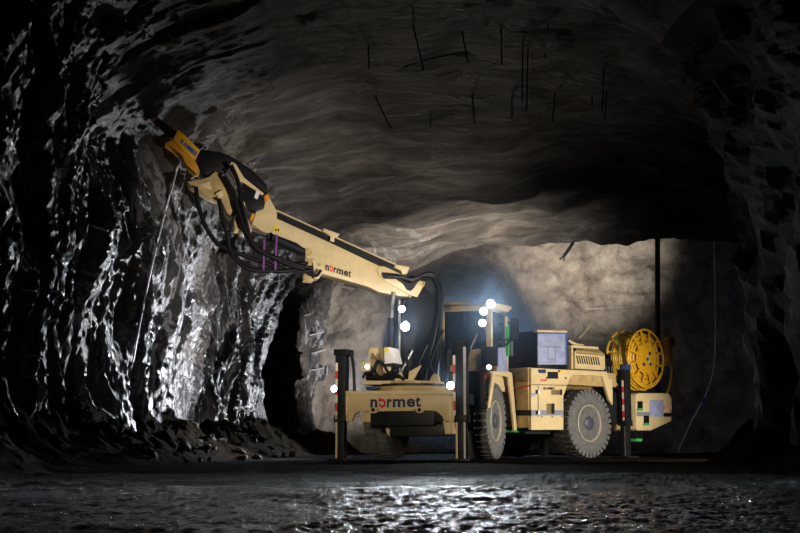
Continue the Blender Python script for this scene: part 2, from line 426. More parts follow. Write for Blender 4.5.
mb = MB()
F1.box(mb, -.62, .62, .1, 3.0, .62, 1.2); F1.box(mb, -1.05, 1.05, .1, 1.25, 1.02, 1.22); F1.box(mb, -.3, .75, .25, 1.0, .43, .65)
F1.box(mb, -.9, .9, 1.9, 2.25, .6, .9)
mb.build('front_frame', 'dark', root, .02)
mb = MB()
F1.fprism(mb, [(361, 412.5), (368, 411.5), (383, 421), (379, 423), (361, 421.5)], .12, .5)
F1.fprism(mb, [(383, 421.5), (386, 421), (391, 430), (390, 436.5), (387, 434)], .55, .35)
F1.fprism(mb, [(443, 421), (448.5, 421), (450.5, 434), (445, 434.5)], .15, .4)
mb.build_each('axle_bracket', 'cream', root, .01)
mb = MB(); F1.fprism(mb, rect(453, 424, 457.5, 433.5), .5, .1); mb.build('rear_reflector', 'redtape', root)

# ---- turntable and boom post
tc = F1.o + F1.B * .75 + F1.R * -.02
mb = MB(); mb.lathe(tc + V((0, 0, 1.24)), (0, 0, 1), [(.72, 0), (.72, .10), (.6, .14), (.6, .2)], 40)
ttab = mb.build('turntable', 'cream_dirty', root)
mb = MB(); mb.lathe(tc + V((0, 0, 1.34)), (0, 0, 1), [(.60, 0), (.69, 0), (.69, .05), (.60, .05)], 40); mb.build('slew_ring', 'dark', ttab)
mb = MB(); F1.fprism(mb, rect(361, 380.6, 419, 384.6), .2, 1.0); mb.build('turntable_deck', 'cream', root, .01)
mb = MB()
F1.fprism(mb, [(393.5, 381), (400.6, 371.3), (402.6, 379), (408, 379.5), (408.9, 371.5), (420.7, 365.2), (412.5, 379.8), (420, 381)], .22, .07)
F1.fprism(mb, [(428, 384), (431, 377), (434, 373.2), (438, 376), (440, 385)], .6, .1)
F1.fprism(mb, [(393.5, 381), (400.6, 371.3), (402.6, 379), (408, 379.5), (408.9, 371.5), (420.7, 365.2), (412.5, 379.8), (420, 381)], .9, .07)
mb.build_each('mounting_lug', 'cream', root, .008)
# plane of the boom
BP0 = at(430, 285, 21.9); BTIP = at(165, 138, 20.75)
E1 = V((BTIP.x - BP0.x, BTIP.y - BP0.y, 0)).normalized(); BN = E1.cross(V((0, 0, 1))).normalized()
if BN.y > 0: BN = -BN
def bp(px, py, off=0.0): return onplane(px, py, BP0 + BN * off, BN)
def bprism(mb, pix, off, thick, mi=0): return mb.prism([bp(x, y, off) for x, y in pix], BN * -thick, mi)
mb = MB()
post = [(405, 302), (415, 293), (422, 279), (434, 279), (441, 292), (443, 318), (437, 345), (430, 383), (402, 383), (400, 345)]
bprism(mb, post, .02, .09); bprism(mb, post, -.48, .09)
bprism(mb, [(409, 310), (438, 300), (436, 345), (428, 382), (406, 382), (404, 345)], -.07, .41)
pst = mb.build('boom_post', 'black', root, .015)
mb = MB(); c = bp(431.5, 286, .06); mb.cyl(c, c - BN * .65, .13, 20); mb.build('pivot_pin', 'dark', pst)
mb = MB(); a, b_ = bp(391.5, 318, .0), bp(393.5, 292, .0); mb.cyl(a, b_, .045, 12); cyl = mb.build('lift_cylinder', 'steel', root)
mb = MB(); mb.cyl(bp(391, 376, 0), bp(391.5, 318, 0), .07, 14); mb.build('cylinder_barrel', 'dark', cyl)
mb = MB(); mb.cyl(bp(399, 374, .1), bp(399.5, 300, .1), .03, 10); mb.build('guide_rod', 'steel', root)
mb = MB(); mb.cyl(bp(401.5, 371, .1), bp(412, 350, .1), .035, 10); mb.build('slew_rod', 'chrome', root)

# valve block left on the deck
mb = MB(); F1.fprism(mb, [(368.5, 349), (371, 347.5), (383, 347.5), (383, 379), (374, 379), (372, 366), (368.5, 360)], .25, .45)
vb = mb.build('valve_block', 'cream', root, .012)
mb = MB(); F1.fprism(mb, [(384, 347.5), (389.5, 347), (393.5, 362.5), (384.5, 364)], .1, .5); t = mb.build('valve_cover', 'white', vb, .01)
mb = MB(); F1.fprism(mb, [(384.3, 348.2), (388, 347.6), (389, 351), (384.5, 352.5)], .085, .012); mb.build('warning_label', 'label', vb)
mb = MB(); F1.fprism(mb, [(371, 359), (373, 353), (376, 359)], .2, .04); F1.fprism(mb, [(376.5, 359), (379, 353), (381.5, 361), (383, 376), (378, 377)], .2, .04)
mb.build_each('lifting_hook', 'tan_plate', vb)
mb = MB(); F1.fprism(mb, rect(384, 363, 393, 366), .15, .4); F1.fprism(mb, rect(366, 373, 393, 380.5), .3, .5)
mb.build('valve_base', 'dark', vb, .01)
mb = MB(); F1.fprism(mb, [(365, 386.5), (377, 386), (378.5, 388.5), (366, 390.5)], -.02, .15); mb.build('slew_motor', 'bluecap', root, .02)
for k, pts in enumerate([[(366, 374), (372, 371), (378, 361), (384, 366), (390, 374), (397, 372)], [(366, 378), (373, 377), (380, 378), (390, 373), (396, 367), (399, 372)],
                         [(370, 366), (378, 376), (388, 378), (397, 375), (404, 380)], [(374, 370), (381, 379), (392, 377), (401, 377)],
                         [(363, 378), (366, 373), (371, 377), (380, 373)]]):
    mb = MB(); mb.tube([F1.front(x, y, .12 + .03 * k) for x, y in pts], .028, 8, 6); mb.build('valve_hose', 'rubber', root)

# ---- boom
mb = MB()
boom_pts = [(270, 198.5), (277, 211), (277, 218.5), (330, 242.5), (379, 265.8), (385, 266.5), (416.5, 281.3), (422, 280), (426, 281.5), (427, 285), (424, 287.5),
            (418, 298), (394, 295), (379, 292), (367, 286.3), (348, 281), (328, 275.5), (322, 273.5), (318.5, 279), (314, 278.5), (313, 263), (306, 257.5),
            (304, 249), (297, 243), (280, 236.5), (262, 231), (252, 224), (256, 212), (262, 204)]
bprism(mb, boom_pts, .0, .34)
boom = mb.build('boom', 'cream', root, .014)
mb = MB(); bprism(mb, [(277, 212.2), (402, 268.3), (418, 278.5), (416.5, 281.3), (385, 266.5), (379, 265.8), (277, 218.5)], -.03, .28)
mb.build('hose_channel', 'black', boom)
mb = MB(); bprism(mb, [(277, 209.8), (402, 266.8), (402, 268.0), (277, 211.2)], .01, .36); mb.build('channel_rail', 'cream', boom)
mb = MB(); bprism(mb, [(324, 228.2), (340, 234.2), (337, 237.6), (334.5, 237.2), (334.5, 241.5), (330, 240.8), (330.5, 236.2), (322.5, 231.2)], .05, .45)
mb.build('hose_clamp', 'cream', boom, .008)
mb = MB(); bprism(mb, [(396, 264.5), (409.5, 267), (407.5, 273.5), (402.5, 274.5), (401, 270.5), (394, 267)], .05, .45)
mb.build('hose_clamp', 'cream', boom, .008)
mb = MB(); bprism(mb, [(379, 267), (384, 266.8), (416, 282), (422, 281), (426, 282.5), (426.3, 284.8), (423, 287), (417.3, 297.2), (410, 295), (386, 282), (378.5, 275), (377.2, 270)], .03, .05)
mb.build('root_plate', 'cream', boom, .01)
mb = MB(); bprism(mb, [(381.5, 272.5), (384, 272.3), (398, 273.6), (410, 277), (420, 279.5), (414, 288), (411, 291), (407, 290), (403, 284), (396, 279), (384, 278.8), (381.7, 276)], .038, .02)
mb.build('hose_port', 'inkblack', boom)
for (px, py, r) in ((308.8, 252, .07), (424.3, 283.8, .05), (313, 259.5, .03), (319.7, 264.5, .03), (245.5, 227.5, .09), (410, 296, .03)):
    mb = MB(); c = bp(px, py, .03); mb.cyl(c, c - BN * .3, r, 16); mb.build('pin_boss', 'cream_dirty', boom)
o_ = bp(325.0, 269.8, .008); X_ = bp(350.5, 277.5, .008) - o_; Y_ = (bp(325.7, 264.6, .008) - o_)
mb = MB(); word(mb, NORMET, o_, X_, Y_, V((0, 0, 0))); mb.build_each('letter', 'inkblack', boom)
mb = MB(); ring_o(mb, o_, X_, Y_, V((0, 0, 0)), .166, .310); t = mb.build('ring_letter', 'red', boom); t['label'] = 'red ring letter on the boom side'
mb = MB(); bprism(mb, [(274, 225.3), (280.5, 228), (280, 233.5), (273.5, 231)], .012, .01); t = mb.build('number_label', 'label', boom); t['label'] = 'yellow label on the boom'
mb = MB()
for x0 in (275.4, 278): bprism(mb, [(x0, 228.5), (x0 + 1.4, 229), (x0 + .9, 231.6), (x0 - .5, 231)], .016, .003)
mb.build('label_digits', 'inkblack', boom)
# open web under the boom end: cylinder and linkage
mb = MB(); mb.cyl(bp(268, 235.5, -.1), bp(304, 251.5, -.1), .11, 18); tcy = mb.build('tilt_cylinder', 'dark', root)
mb = MB(); mb.cyl(bp(252, 230, -.1), bp(269, 236, -.1), .05, 12); mb.build('cylinder_rod', 'chrome', tcy)
mb = MB(); bprism(mb, [(252, 213), (262, 216), (268, 224), (262, 226), (250, 219.5)], -.02, .2); mb.build('boom_gusset', 'orange', boom, .008)
mb = MB(); bprism(mb, [(304, 252), (312, 262), (313, 275), (308, 281), (303, 278), (306, 266)], -.05, .2); mb.build('link_bracket', 'cream_dirty', boom, .01)
mb = MB(); bprism(mb, [(306, 274), (315, 279), (313, 282), (303, 281)], -.1, .2); mb.build('hose_bracket', 'cream_dirty', boom, .01)
# ---- breaker end
mb = MB()
bprism(mb, [(187.3, 181), (195, 180.5), (209, 176.8), (215, 171.2), (225, 175.2), (231.8, 183.5), (235.7, 191.4), (237, 202), (240, 217), (243, 229.5), (235, 229.5),
            (233.5, 218), (227, 213), (221, 200), (216, 199.5), (210, 197.5), (198, 190), (190, 185)], .06, .42)
crad = mb.build('breaker_cradle', 'cream_dirty', root, .02)
mb = MB(); bprism(mb, [(199, 184.5), (210, 181), (212, 190), (203, 187)], .075, .03); mb.build('cradle_rib', 'cream', crad, .005)
mb = MB(); bprism(mb, [(215, 193.5), (222, 189.5), (224, 195), (219, 198)], .12, .1); bprism(mb, [(228.5, 193), (232, 196), (233, 201), (229.5, 199)], .1, .1)
mb.build_each('cradle_boss', 'cream', crad, .02)
mb = MB(); bprism(mb, [(234, 205), (240, 200), (249, 222), (252, 231), (243, 232)], .0, .3); lk = mb.build('link_arm', 'cream_dirty', root, .015)
for (px, py) in ((245, 228), (240, 205)):
    mb = MB(); c = bp(px, py, .06); mb.cyl(c, c - BN * .4, .10, 16); mb.build('link_pin', 'cream', lk)
mb = MB()
bprism(mb, [(198.5, 150.5), (205, 149.5), (221, 152), (229, 155), (232.5, 161), (226, 174), (215, 171.2), (207, 175.5), (202, 173), (196, 160)], .0, .34)
brk = mb.build('breaker', 'black', root, .02)
mb = MB(); bprism(mb, [(178.2, 129.6), (181, 131.5), (200, 150), (195.2, 160), (183, 150.5), (173, 139.2)], .05, .40)
bh = mb.build('breaker_housing', 'yellow', brk, .012); bh['label'] = 'yellow breaker housing'
mb = MB(); bprism(mb, [(173, 139.2), (183, 150.5), (195.2, 160), (199, 168), (200, 172), (195.5, 172.8), (186, 164.5), (182, 155.5), (173.5, 148.5), (165, 143)], .02, .36)
mb.build('breaker_shaded_underside', 'orange', brk, .02)  # underside of the housing, its shade painted in as darker orange
mb = MB(); a, b_ = bp(176, 136.5, -.15), bp(155.5, 120.5, -.15); mb.cyl(a, b_, .075, 14); ch = mb.build('breaker_chisel', 'dark', brk)
mb = MB(); c2 = bp(151.5, 117, -.15); mb.lathe(b_, c2 - b_, [(.075, 0), (.06, .08), (.02, (c2 - b_).length)], 14); t = mb.build('breaker_tip', 'orange', brk); t['label'] = 'chisel tip painted orange as if lit'  # orange colour paints in the light on the tip
o_ = bp(180.4, 143.0, .062); X_ = bp(196.0, 157.0, .062) - o_; Y_ = bp(182.5, 138.9, .062) - o_
mb = MB(); word(mb, [('R', 0, .15, 1), ('A', .17, .33, 1), ('M', .35, .51, 1), ('M', .53, .69, 1), ('E', .71, .84, 1), ('R', .86, 1, 1)], o_, X_, Y_, V((0, 0, 0)))
mb.build_each('letter', 'blue', brk)
mb = MB(); bprism(mb, [(229, 155), (238, 160.5), (255, 172), (267, 185), (268.2, 194), (262.5, 190.8), (244, 177), (232, 161.5)], -.06, .4)
mb.build('breaker_hose_guard', 'black', root, .02)
mb = MB(); bprism(mb, [(231.6, 161.6), (236, 164), (244, 177.5), (264, 193.4), (262, 195.5), (258, 192), (243, 182.3), (237, 181), (229, 166)], .03, .06)
bprism(mb, [(231.6, 161.6), (236, 164), (244, 177.5), (264, 193.4), (262, 195.5), (258, 192), (243, 182.3), (237, 181), (229, 166)], -.33, .06)
mb.build('boom_head_plate', 'cream', root, .008)
mb = MB(); bprism(mb, [(243, 183), (258, 192.5), (266, 199), (264, 209), (257, 211.5), (249, 209), (241, 199)], .02, .36)
tb = mb.build('tilt_motor', 'black', root, .025)
mb = MB(); bprism(mb, [(256.5, 190.5), (260, 192.5), (257.5, 199.5), (254.2, 197.5)], .034, .012); t = mb.build('sticker', 'white', tb); t['label'] = 'white sticker on the black motor'
mb = MB(); bprism(mb, [(264, 196), (268, 193.5), (270.5, 198.5), (265, 204)], .02, .36); mb.build('motor_flange', 'orange', tb, .01)
mb = MB(); mb.cyl(bp(226, 170, .1), bp(234, 180, .1), .02, 8); mb.cyl(bp(229.5, 169, .1), bp(237, 179, .1), .02, 8); mb.cyl(bp(236, 184, .1), bp(244, 192, .1), .02, 8)
mb.build_each('hydraulic_pipe', 'chrome', root)
hoses = [[(196, 187), (198, 203), (205, 225), (216, 242), (226, 248), (240, 254), (262, 262), (285, 270), (303, 272), (313, 270)],
         [(219, 199), (222, 216), (227, 235), (230, 250), (240, 264), (252, 270), (266, 271), (290, 271), (305, 267)],
         [(231, 165), (238, 182), (241, 200), (246, 222), (252, 243), (263, 253), (280, 259), (300, 266), (313, 268)],
         [(241, 205), (233, 220), (228, 240), (231, 252), (246, 264), (263, 269), (285, 266), (303, 262)],
         [(243, 226), (248, 242), (258, 252), (275, 256), (290, 264), (308, 263)],
         [(224, 176), (233, 192), (239, 212), (247, 234), (262, 251), (282, 262), (305, 270)],
         [(300, 268), (308, 272), (316, 276), (321, 270)]]
for k, pts in enumerate(hoses):
    mb = MB(); mb.tube([bp(x, y, .13 + .035 * (k % 3)) for x, y in pts], .042 if k in (0, 1, 2, 5) else .03, 9, 7)
    mb.build('boom_hose', 'rubber', root)
for x0, y0, x1, y1 in ((277, 234, 275.3, 271), (264.5, 240, 263.5, 272)):
    mb = MB(); bprism(mb, [(x0 - .8, y0), (x0 + .8, y0), (x1 + 1, y1), (x1 - 1, y1)], .2, .02); mb.build('hose_strap', 'purple', root)
# hose bundle at the boom root
for k in range(9):
    s0 = k * 1.7
    pts = [(386 + k * 2.2, 275.2 + (k % 2) * 1.2), (398 + k * 1.6, 276.5 + k * .4), (410 + k, 282 - k * .6), (422 + k * .8, 277 - k * .5), (431 + k * .9, 277.5), (436.5 + k * .8, 290 + k * .3),
           (437.5 + k * .5, 312), (431 + k * 1.2, 336), (424 + k * 1.8, 356), (421 + k * 1.9, 372), (418 + k * 2.2, 383)]
    mb = MB(); mb.tube([bp(x, y, .07 + .03 * (k % 4)) for x, y in pts], .026, 7, 6); mb.build('hose_bundle_line', 'rubber', root)
for pts in ([(443, 330), (434, 352), (430, 366), (437, 377), (444, 381)], [(448, 352), (446, 368), (447, 380)], [(404, 298), (402, 330), (407, 360), (412, 382)],
            [(427, 345), (419, 362), (414, 380)], [(452, 349), (448, 352), (447.5, 365), (447, 385)]):
    mb = MB(); mb.tube([bp(x, y, .18) for x, y in pts], .03, 8, 7); mb.build('slew_hose', 'rubber', root)

# ---- wheels
def wheel(fr, r_out, b, z, side, label=None):
    ax = fr.R * side; c = fr.w(r_out * side, b, z) - ax * .46       # c = inner end of the axle line
    W = .46; R0 = .735
    mb = MB()
    mb.lathe(c, ax, [(.36, .13), (.36, .36), (.34, .36), (.335, .30), (.25, .29), (.24, .33), (.0, .33)], 36)
    mb.lathe(c, ax, [(.37, .05), (.375, .42), (.395, .43), (.40, .45), (.385, .46), (.36, .42), (.35, .36)], 40)
    w = mb.build('wheel', 'rim', root)
    mb = MB()
    mb.lathe(c, ax, [(.385, .02), (.40, .01), (.50, -.01), (.62, .0), (R0 - .05, .03), (R0 - .035, .06), (R0 - .035, W - .06), (R0 - .05, W - .03),
                     (.64, W), (.56, W + .012), (.50, W + .01), (.47, W + .004), (.43, W - .002), (.40, W - .02), (.385, W - .03)], 72)
    x = V((0, 0, 1)); y = ax.cross(x)
    N = 34
    for k in range(N):
        for hlf in (0, 1):
            a0 = (k + (.5 if hlf else 0)) * 6.28318 / N; da = .062
            h0, h1 = ((-.002, W * .48) if hlf else (W * .52, W + .002))
            ps = []
            skew = .07 if hlf else -.07
            for rr in (R0 - .06, R0):
                for (aa, hh) in ((a0 - da, h0), (a0 + da, h0), (a0 + da + (skew if not hlf else -skew) * 0, h1), (a0 - da, h1)):
                    tp = 0 if rr < R0 else .012
                    sgn = 1 if hh < W / 2 else -1
                    ps.append(c + (x * math.cos(aa) + y * math.sin(aa)) * rr + ax * (hh + (tp * sgn if (hh < .01 or hh > W - .01) else 0)))
            mb.add(ps, [[0, 1, 2, 3], [4, 5, 6, 7], [0, 1, 5, 4], [1, 2, 6, 5], [2, 3, 7, 6], [3, 0, 4, 7]])
            # shoulder block down the sidewall
            hs = -.004 if hlf else W + .004; d_ = 1 if hlf else -1
            ps = []
            for (rr, e) in ((R0 - .12, .012), (R0 - .01, 0)):
                for aa in (a0 - da, a0 + da):
                    for hh in (hs + d_ * e * 0, hs + d_ * .06): ps.append(c + (x * math.cos(aa) + y * math.sin(aa)) * rr + ax * hh)
            mb.add(ps, [[0, 1, 3, 2], [4, 5, 7, 6], [0, 1, 5, 4], [2, 3, 7, 6], [0, 2, 6, 4], [1, 3, 7, 5]])
    mb.build('tyre', 'tyre', w, angle=30)
    mb = MB(); mb.lathe(c, ax, [(.20, .30), (.20, .38), (.15, .39), (.145, .45), (.11, .47), (.0, .47)], 24); mb.build('hub', 'hub', w)
    mb = MB()
    for k in range(12 if side > 0 else 0):
        a = k * 6.28318 / 12; p = c + (x * math.cos(a) + y * math.sin(a)) * .285 + ax * .31; mb.cyl(p, p + ax * .045, .017, 6)
    mb.build_each('wheel_nut', 'dark', w)
    return w
wheel(F1, 1.25, 2.06, .735, 1); wheel(F1, 1.25, 2.06, .735, -1)
wheel(F2, 1.25, 0, .735, 1); wheel(F2, 1.25, 0, .735, -1)
mb = MB(); mb.cyl(F1.w(-.95, 2.06, .735), F1.w(.95, 2.06, .735), .16, 18); mb.lathe(F1.w(0, 1.8, .735), F1.B, [(.1, 0), (.3, .12), (.3, .4), (.1, .5)], 20); mb.build('front_axle', 'dark', root)
mb = MB(); mb.cyl(F2.w(-.95, 0, .735), F2.w(.95, 0, .735), .16, 18); mb.lathe(F2.w(0, -.25, .735), F2.B, [(.1, 0), (.3, .12), (.3, .4), (.1, .5)], 20); mb.build('rear_axle', 'dark', root)
mb = MB(); J = F1.w(0, 2.95, 0); mb.cyl(J + V((0, 0, .5)), J + V((0, 0, 1.5)), .16, 18); mb.cyl(J + V((0, 0, .55)), J + V((0, 0, .75)), .3, 18); mb.cyl(J + V((0, 0, 1.2)), J + V((0, 0, 1.38)), .3, 18)
mb.build('articulation_joint', 'dark', root)

# ---- jacks
def jack(fr, r, b, ztop, zmid, w, strip_r=None, edge=None):
    g = ground(*(fr.w(r, b, 0).xy))
    mb = MB(); fr.box(mb, r - w, r + w, b - w, b + w, zmid, ztop); j = mb.build('stabiliser_jack', 'dark', root, .012)
    mb = MB(); fr.box(mb, r - w * .78, r + w * .78, b - w * .78, b + w * .78, g + .03, zmid + .1)
    mb.build('jack_leg', 'dark', j, .008)
    mb = MB(); fr.box(mb, r - w * 1.9, r + w * 1.9, b - w * 1.9, b + w * 1.9, g, g + .05); mb.build('foot_pad', 'dark', j, .01)
    mb = MB()
    z0, n = zmid + .02, 7
    st = (ztop - .25 - z0) / n
    for k in range(n): fr.box(mb, strip_r - .022, strip_r + .022, b - w - .012, b - w - .002, z0 + k * st, z0 + (k + 1) * st, k % 2)
    mb.build('warning_strip', ['whitetape', 'redtape'], j)
    for sr, mat in edge or []:
        mb = MB(); fr.box(mb, sr - .018, sr + .018, b - w * .80, b - w * .7, g + .05, zmid - .02); mb.build('leg_edge', mat, j)
    mb = MB(); fr.box(mb, r - w * 1.12, r + w * 1.12, b - w * 1.12, b + w * 1.12, zmid - .03, zmid + .10); mb.build('jack_collar', 'dark', j, .01)
    return j
jl = jack(F1, -1.155, .02, 2.03, .72, .10, -1.22, [(-1.225, 'cream')])
mb = MB(); F1.fprism(mb, rect(333.5, 349, 347.5, 355.5), -.13, .32); mb.build('jack_cap', 'black', jl, .015)
mb = MB(); mb.tube([F1.front(x, y, -.05) for x, y in ((347, 351), (350.5, 354), (353, 362), (354, 375), (354.5, 391))], .03, 8, 6); mb.build('jack_hose', 'rubber', jl)
jr = jack(F1, 1.19, -.05, 2.1, .70, .105, 1.085, [(1.115, 'cream'), (1.262, 'pale_steel')])
mb = MB(); F1.box(mb, 1.255, 1.30, -.165, -.12, .74, 2.0); mb.build('jack_edge_rail', 'pale_steel', jr, .005)
mb = MB(); mb.tube([F1.front(x, y, -.08) for x, y in ((457, 350), (452, 350), (449.5, 358), (448.5, 372), (450, 386))], .028, 8, 6); mb.build('jack_hose', 'rubber', jr)
jb = jack(F2, 1.2, 1.305, 1.95, .72, .105, 1.24, [(1.24, 'steel')])
mb = MB(); F2.box(mb, 1.20, 1.38, 1.15, 1.34, 1.93, 2.06); mb.build('jack_cap', 'bluecap', jb, .02)
jk = jack(F2, -1.2, 1.3, 1.9, .72, .105, -1.14)

# ---- cab
mb = MB()
cr0, cr1, cb0, cb1 = .06, 1.15, 2.12, 3.45
zb, zs, zt = 1.35, 1.98, 2.92
F1.box(mb, cr0, cr1, cb0, cb1, zb, zb + .12)
for (r_, b0) in ((cr1 - .11, cb0), (cr0, cb0), (cr1 - .11, cb1 - .13), (cr0, cb1 - .13)):
    F1.box(mb, r_, r_ + .11, b0, b0 + .12, zb, zt)
F1.box(mb, cr1 - .06, cr1 - .01, cb0, cb1, zb, zs); F1.box(mb, cr0 + .01, cr0 + .05, cb0, cb1, zb, zs)
F1.box(mb, cr0, cr1, cb0 + .02, cb0 + .08, zb, 1.84); F1.box(mb, cr0, cr1, cb1 - .08, cb1 - .02, zb, zs)
cab = mb.build('cab', 'cream', root, .012)
mb = MB()
F1.sprism(mb, [(492.5, 304.5), (495, 302.6), (511.5, 306.2), (512, 308.3), (508, 312.2), (505.5, 311.2), (495.5, 309.3), (492.5, 310)], cr1 + .03, 1.16)
mb.build('cab_roof', 'cream', cab, .02)
mb = MB(); mb.cyl(F1.front(440, 303.2, 2.05), F1.front(469, 303.4, 2.05), .03, 8); mb.build('roof_bar', 'cream', cab)
mb = MB(); F1.box(mb, cr0 + .1, cr1 - .1, cb0 + .04, cb0 + .06, 1.84, zt); t = mb.build('windscreen', 'glass', cab)
mb = MB(); F1.box(mb, cr1 - .05, cr1 - .035, cb0 + .12, cb1 - .12, zs, zt); mb.build('side_window', 'glass', cab)
mb = MB(); F1.box(mb, cr0 + .1, cr1 - .1, cb1 - .06, cb1 - .04, zs, zt); mb.build('rear_window', 'glass', cab)
mb = MB(); F1.sprism(mb, [(496, 347.5), (505.5, 347.5), (508.5, 371.5), (496, 371.5)], cr1 + .012, .03); t = mb.build('cab_door', 'film', cab, .006); t['label'] = 'lower door panel with a painted pale blue reflection'  # pale blue reflection put into the door colour
mb = MB(); F1.sprism(mb, [(507.2, 326), (509.2, 326), (509.5, 356), (507.8, 356)], cr1 + .02, .03); mb.build('door_seal', 'green', cab)
mb = MB(); F1.fprism(mb, [(470.5, 350), (483, 348), (483, 372), (471, 372), (468, 360)], 2.08, .04); mb.build('cab_front_panel', 'cream', cab, .01)
mb = MB(); F1.box(mb, .35, .85, 2.75, 2.9, 1.5, 2.5); F1.box(mb, .35, .85, 2.5, 2.9, 1.5, 1.75); mb.build('driver_seat', 'black', cab, .04)
mb = MB(); mb.bar(F1.front(470.5, 349.5, 2.10), F1.front(477, 334, 2.10), .03, .03); mb.build('wiper', 'steel', cab)
mb = MB(); F1.fprism(mb, rect(480.5, 346.5, 496.3, 366), 1.95, .14); t = mb.build('control_box', 'black', root, .015)
mb = MB(); F1.fprism(mb, rect(484, 366, 496, 371.5), 2.0, .1); mb.build('lamp_bracket', 'tan_plate', root)
mb = MB(); F1.fprism(mb, [(511, 317.5), (517, 317.5), (518.2, 319.5), (518, 338), (516, 340), (511.5, 339.5), (509.3, 336), (509.3, 320.5)], 3.0, .09); mir = mb.build('mirror', 'black', cab, .02)
mb = MB(); mb.tube([F1.w(cr1 - .02, 2.9, 2.35), F1.w(cr1 + .08, 3.0, 2.3), F1.w(cr1 + .12, 3.15, 2.45)], .02, 8, 4); mb.tube([F1.w(cr1 - .02, 3.4, 2.8), F1.w(cr1 + .12, 3.4, 2.75)], .02, 8)
mb.build('mirror_arm', 'black', mir)
mb = MB(); mb.tube([F1.side(x, y, cr1 + .06) for x, y in ((494, 341.5), (500, 341), (507, 340), (511, 338.5))], .018, 8, 4); mb.build('grab_rail', 'black', cab)
mb = MB(); F1.sprism(mb, rect(511.2, 341, 513.2, 356), cr1, .04); mb.build('exhaust_edge', 'steel', root)

# fender of the front wheel
mb = MB()
F1.sprism(mb, [(488.3, 408), (492.8, 372), (494, 371), (510, 371.8), (512, 373.2), (512.6, 377), (517.2, 431), (514.8, 431), (509.2, 379), (507.8, 376.6), (495.6, 375.6), (490.5, 408)], 1.27, .05)
fen = mb.build('front_fender', 'cream', root, .008)
mb = MB(); F1.box(mb, .40, 1.27, 1.20, 1.25, .95, 1.66); F1.box(mb, .38, .78, 1.25, 1.5, .75, 1.62); mb.build('mudguard', 'black', root, .01)
mb = MB(); F1.fprism(mb, [(483, 375), (486.5, 374.8), (486.2, 378.5), (484.5, 381), (482.5, 380)], 1.2, .01, 0); F1.fprism(mb, [(481.5, 383), (484, 381), (483.5, 387), (482, 389)], 1.2, .01, 1)
mb.build('reflector', ['redtape', 'white'], fen)
mb = MB(); F1.sprism(mb, rect(515.5, 429.6, 524.5, 432.2), 1.28, .3); mb.build('fender_step', 'green', fen)

# ---- rear body
mb = MB()
R = 1.2
F2.sprism(mb, [(531.3, 368), (607, 371.5), (609, 379), (612.5, 379.3), (613, 405), (609.5, 400), (602.5, 376), (573, 374.8), (570, 378), (563.6, 396), (563.6, 429.8), (531.3, 430)], R, .08)
rb = mb.build('rear_body', 'cream', root, .012)
mb = MB(); F2.box(mb, -1.15, R - .06, -1.86, -1.80, .62, 1.84); F2.box(mb, -1.15, R - .06, -1.86, 1.1, 1.55, 1.86); F2.box(mb, -1.15, -1.05, -1.86, -.85, .62, 1.8); F2.box(mb, -.7, .7, -1.8, 1.7, .62, 1.1)
F2.box(mb, .7, R - .06, -.9, -.82, .62, 1.6)
mb.build('rear_chassis', 'cream_dirty', rb, .01)
mb = MB(); F2.sprism(mb, [(531.5, 384.3), (567.5, 385), (567.4, 385.7), (531.5, 385)], R + .006, .01); F2.sprism(mb, [(538, 386), (538.5, 386), (538.5, 417), (538, 417)], R + .006, .01)
mb.build('panel_seam', 'inkblack', rb)
mb = MB(); F2.sprism(mb, [(531.5, 410.2), (563.5, 410), (563.5, 415.4), (531.5, 415.6)], R + .008, .012); t = mb.build('stripe', 'greystripe', rb)
mb = MB(); F2.fprism(mb, [(512, 389), (530.8, 384.5), (530.8, 385.8), (512, 390.6)], -1.875, .02); mb.build('red_line', 'redtape', rb)
mb = MB(); F2.fprism(mb, [(512, 410), (530.8, 410), (530.8, 415.6), (512, 415.6)], -1.875, .02); mb.build('front_stripe', 'black', rb)
mb = MB(); F2.sprism(mb, rect(548, 371.8, 558, 378.3), R + .012, .03); F2.sprism(mb, [(547, 377), (558.5, 377), (558.5, 378.6), (547, 378.6)], R + .03, .03)
mb.build('recess_vent', 'inkblack', rb)
mb = MB(); F2.sprism(mb, [(538, 369.6), (545.6, 369.4), (546, 373.2), (539, 373)], R + .008, .012); mb.build('info_plate', 'navy', rb)
mb = MB(); F2.sprism(mb, [(541, 379.4), (546.5, 379.2), (547.5, 380.8), (541, 381)], R + .008, .012); mb.build('red_sticker', 'redtape', rb)
mb = MB(); F2.sprism(mb, rect(560.3, 370.2, 563, 373), R + .008, .012); mb.build('yellow_sticker', 'label', rb)
mb = MB(); F2.sprism(mb, rect(531.8, 393, 535.3, 396.5), R + .008, .012); mb.build('blue_sticker', 'film', rb)
mb = MB(); F2.sprism(mb, rect(551.7, 390, 562, 394.8), R + .012, .03); F2.sprism(mb, rect(547, 403.5, 554.5, 413.8), R + .012, .03)
mb.build_each('latch_recess', 'tan_plate', rb, .008)
mb = MB(); F2.sprism(mb, rect(551.5, 403.5, 554.6, 413.8), R + .016, .02); F2.sprism(mb, rect(560.3, 389.5, 562.3, 395), R + .016, .02); mb.build_each('latch_handle', 'inkblack', rb)
for y in (392, 412.4):
    mb = MB(); F2.sprism(mb, rect(536.6, y - 2, 538.2, y + 2), R + .03, .03); mb.build('hinge', 'inkblack', rb); mb = MB(); F2.sprism(mb, rect(538.2, y - 2, 540.3, y + 2), R + .03, .03); mb.build('hinge_leaf', 'white', rb)
mb = MB()
for x in (541.5, 552, 562): F2.sprism(mb, rect(x, 416.2, x + 1, 417.3), R + .01, .02)
F2.sprism(mb, rect(565.3, 377.2, 566.7, 379), R + .01, .02); F2.sprism(mb, rect(558.5, 370, 560, 372), R + .01, .02)
mb.build('bolt_heads', 'inkblack', rb)
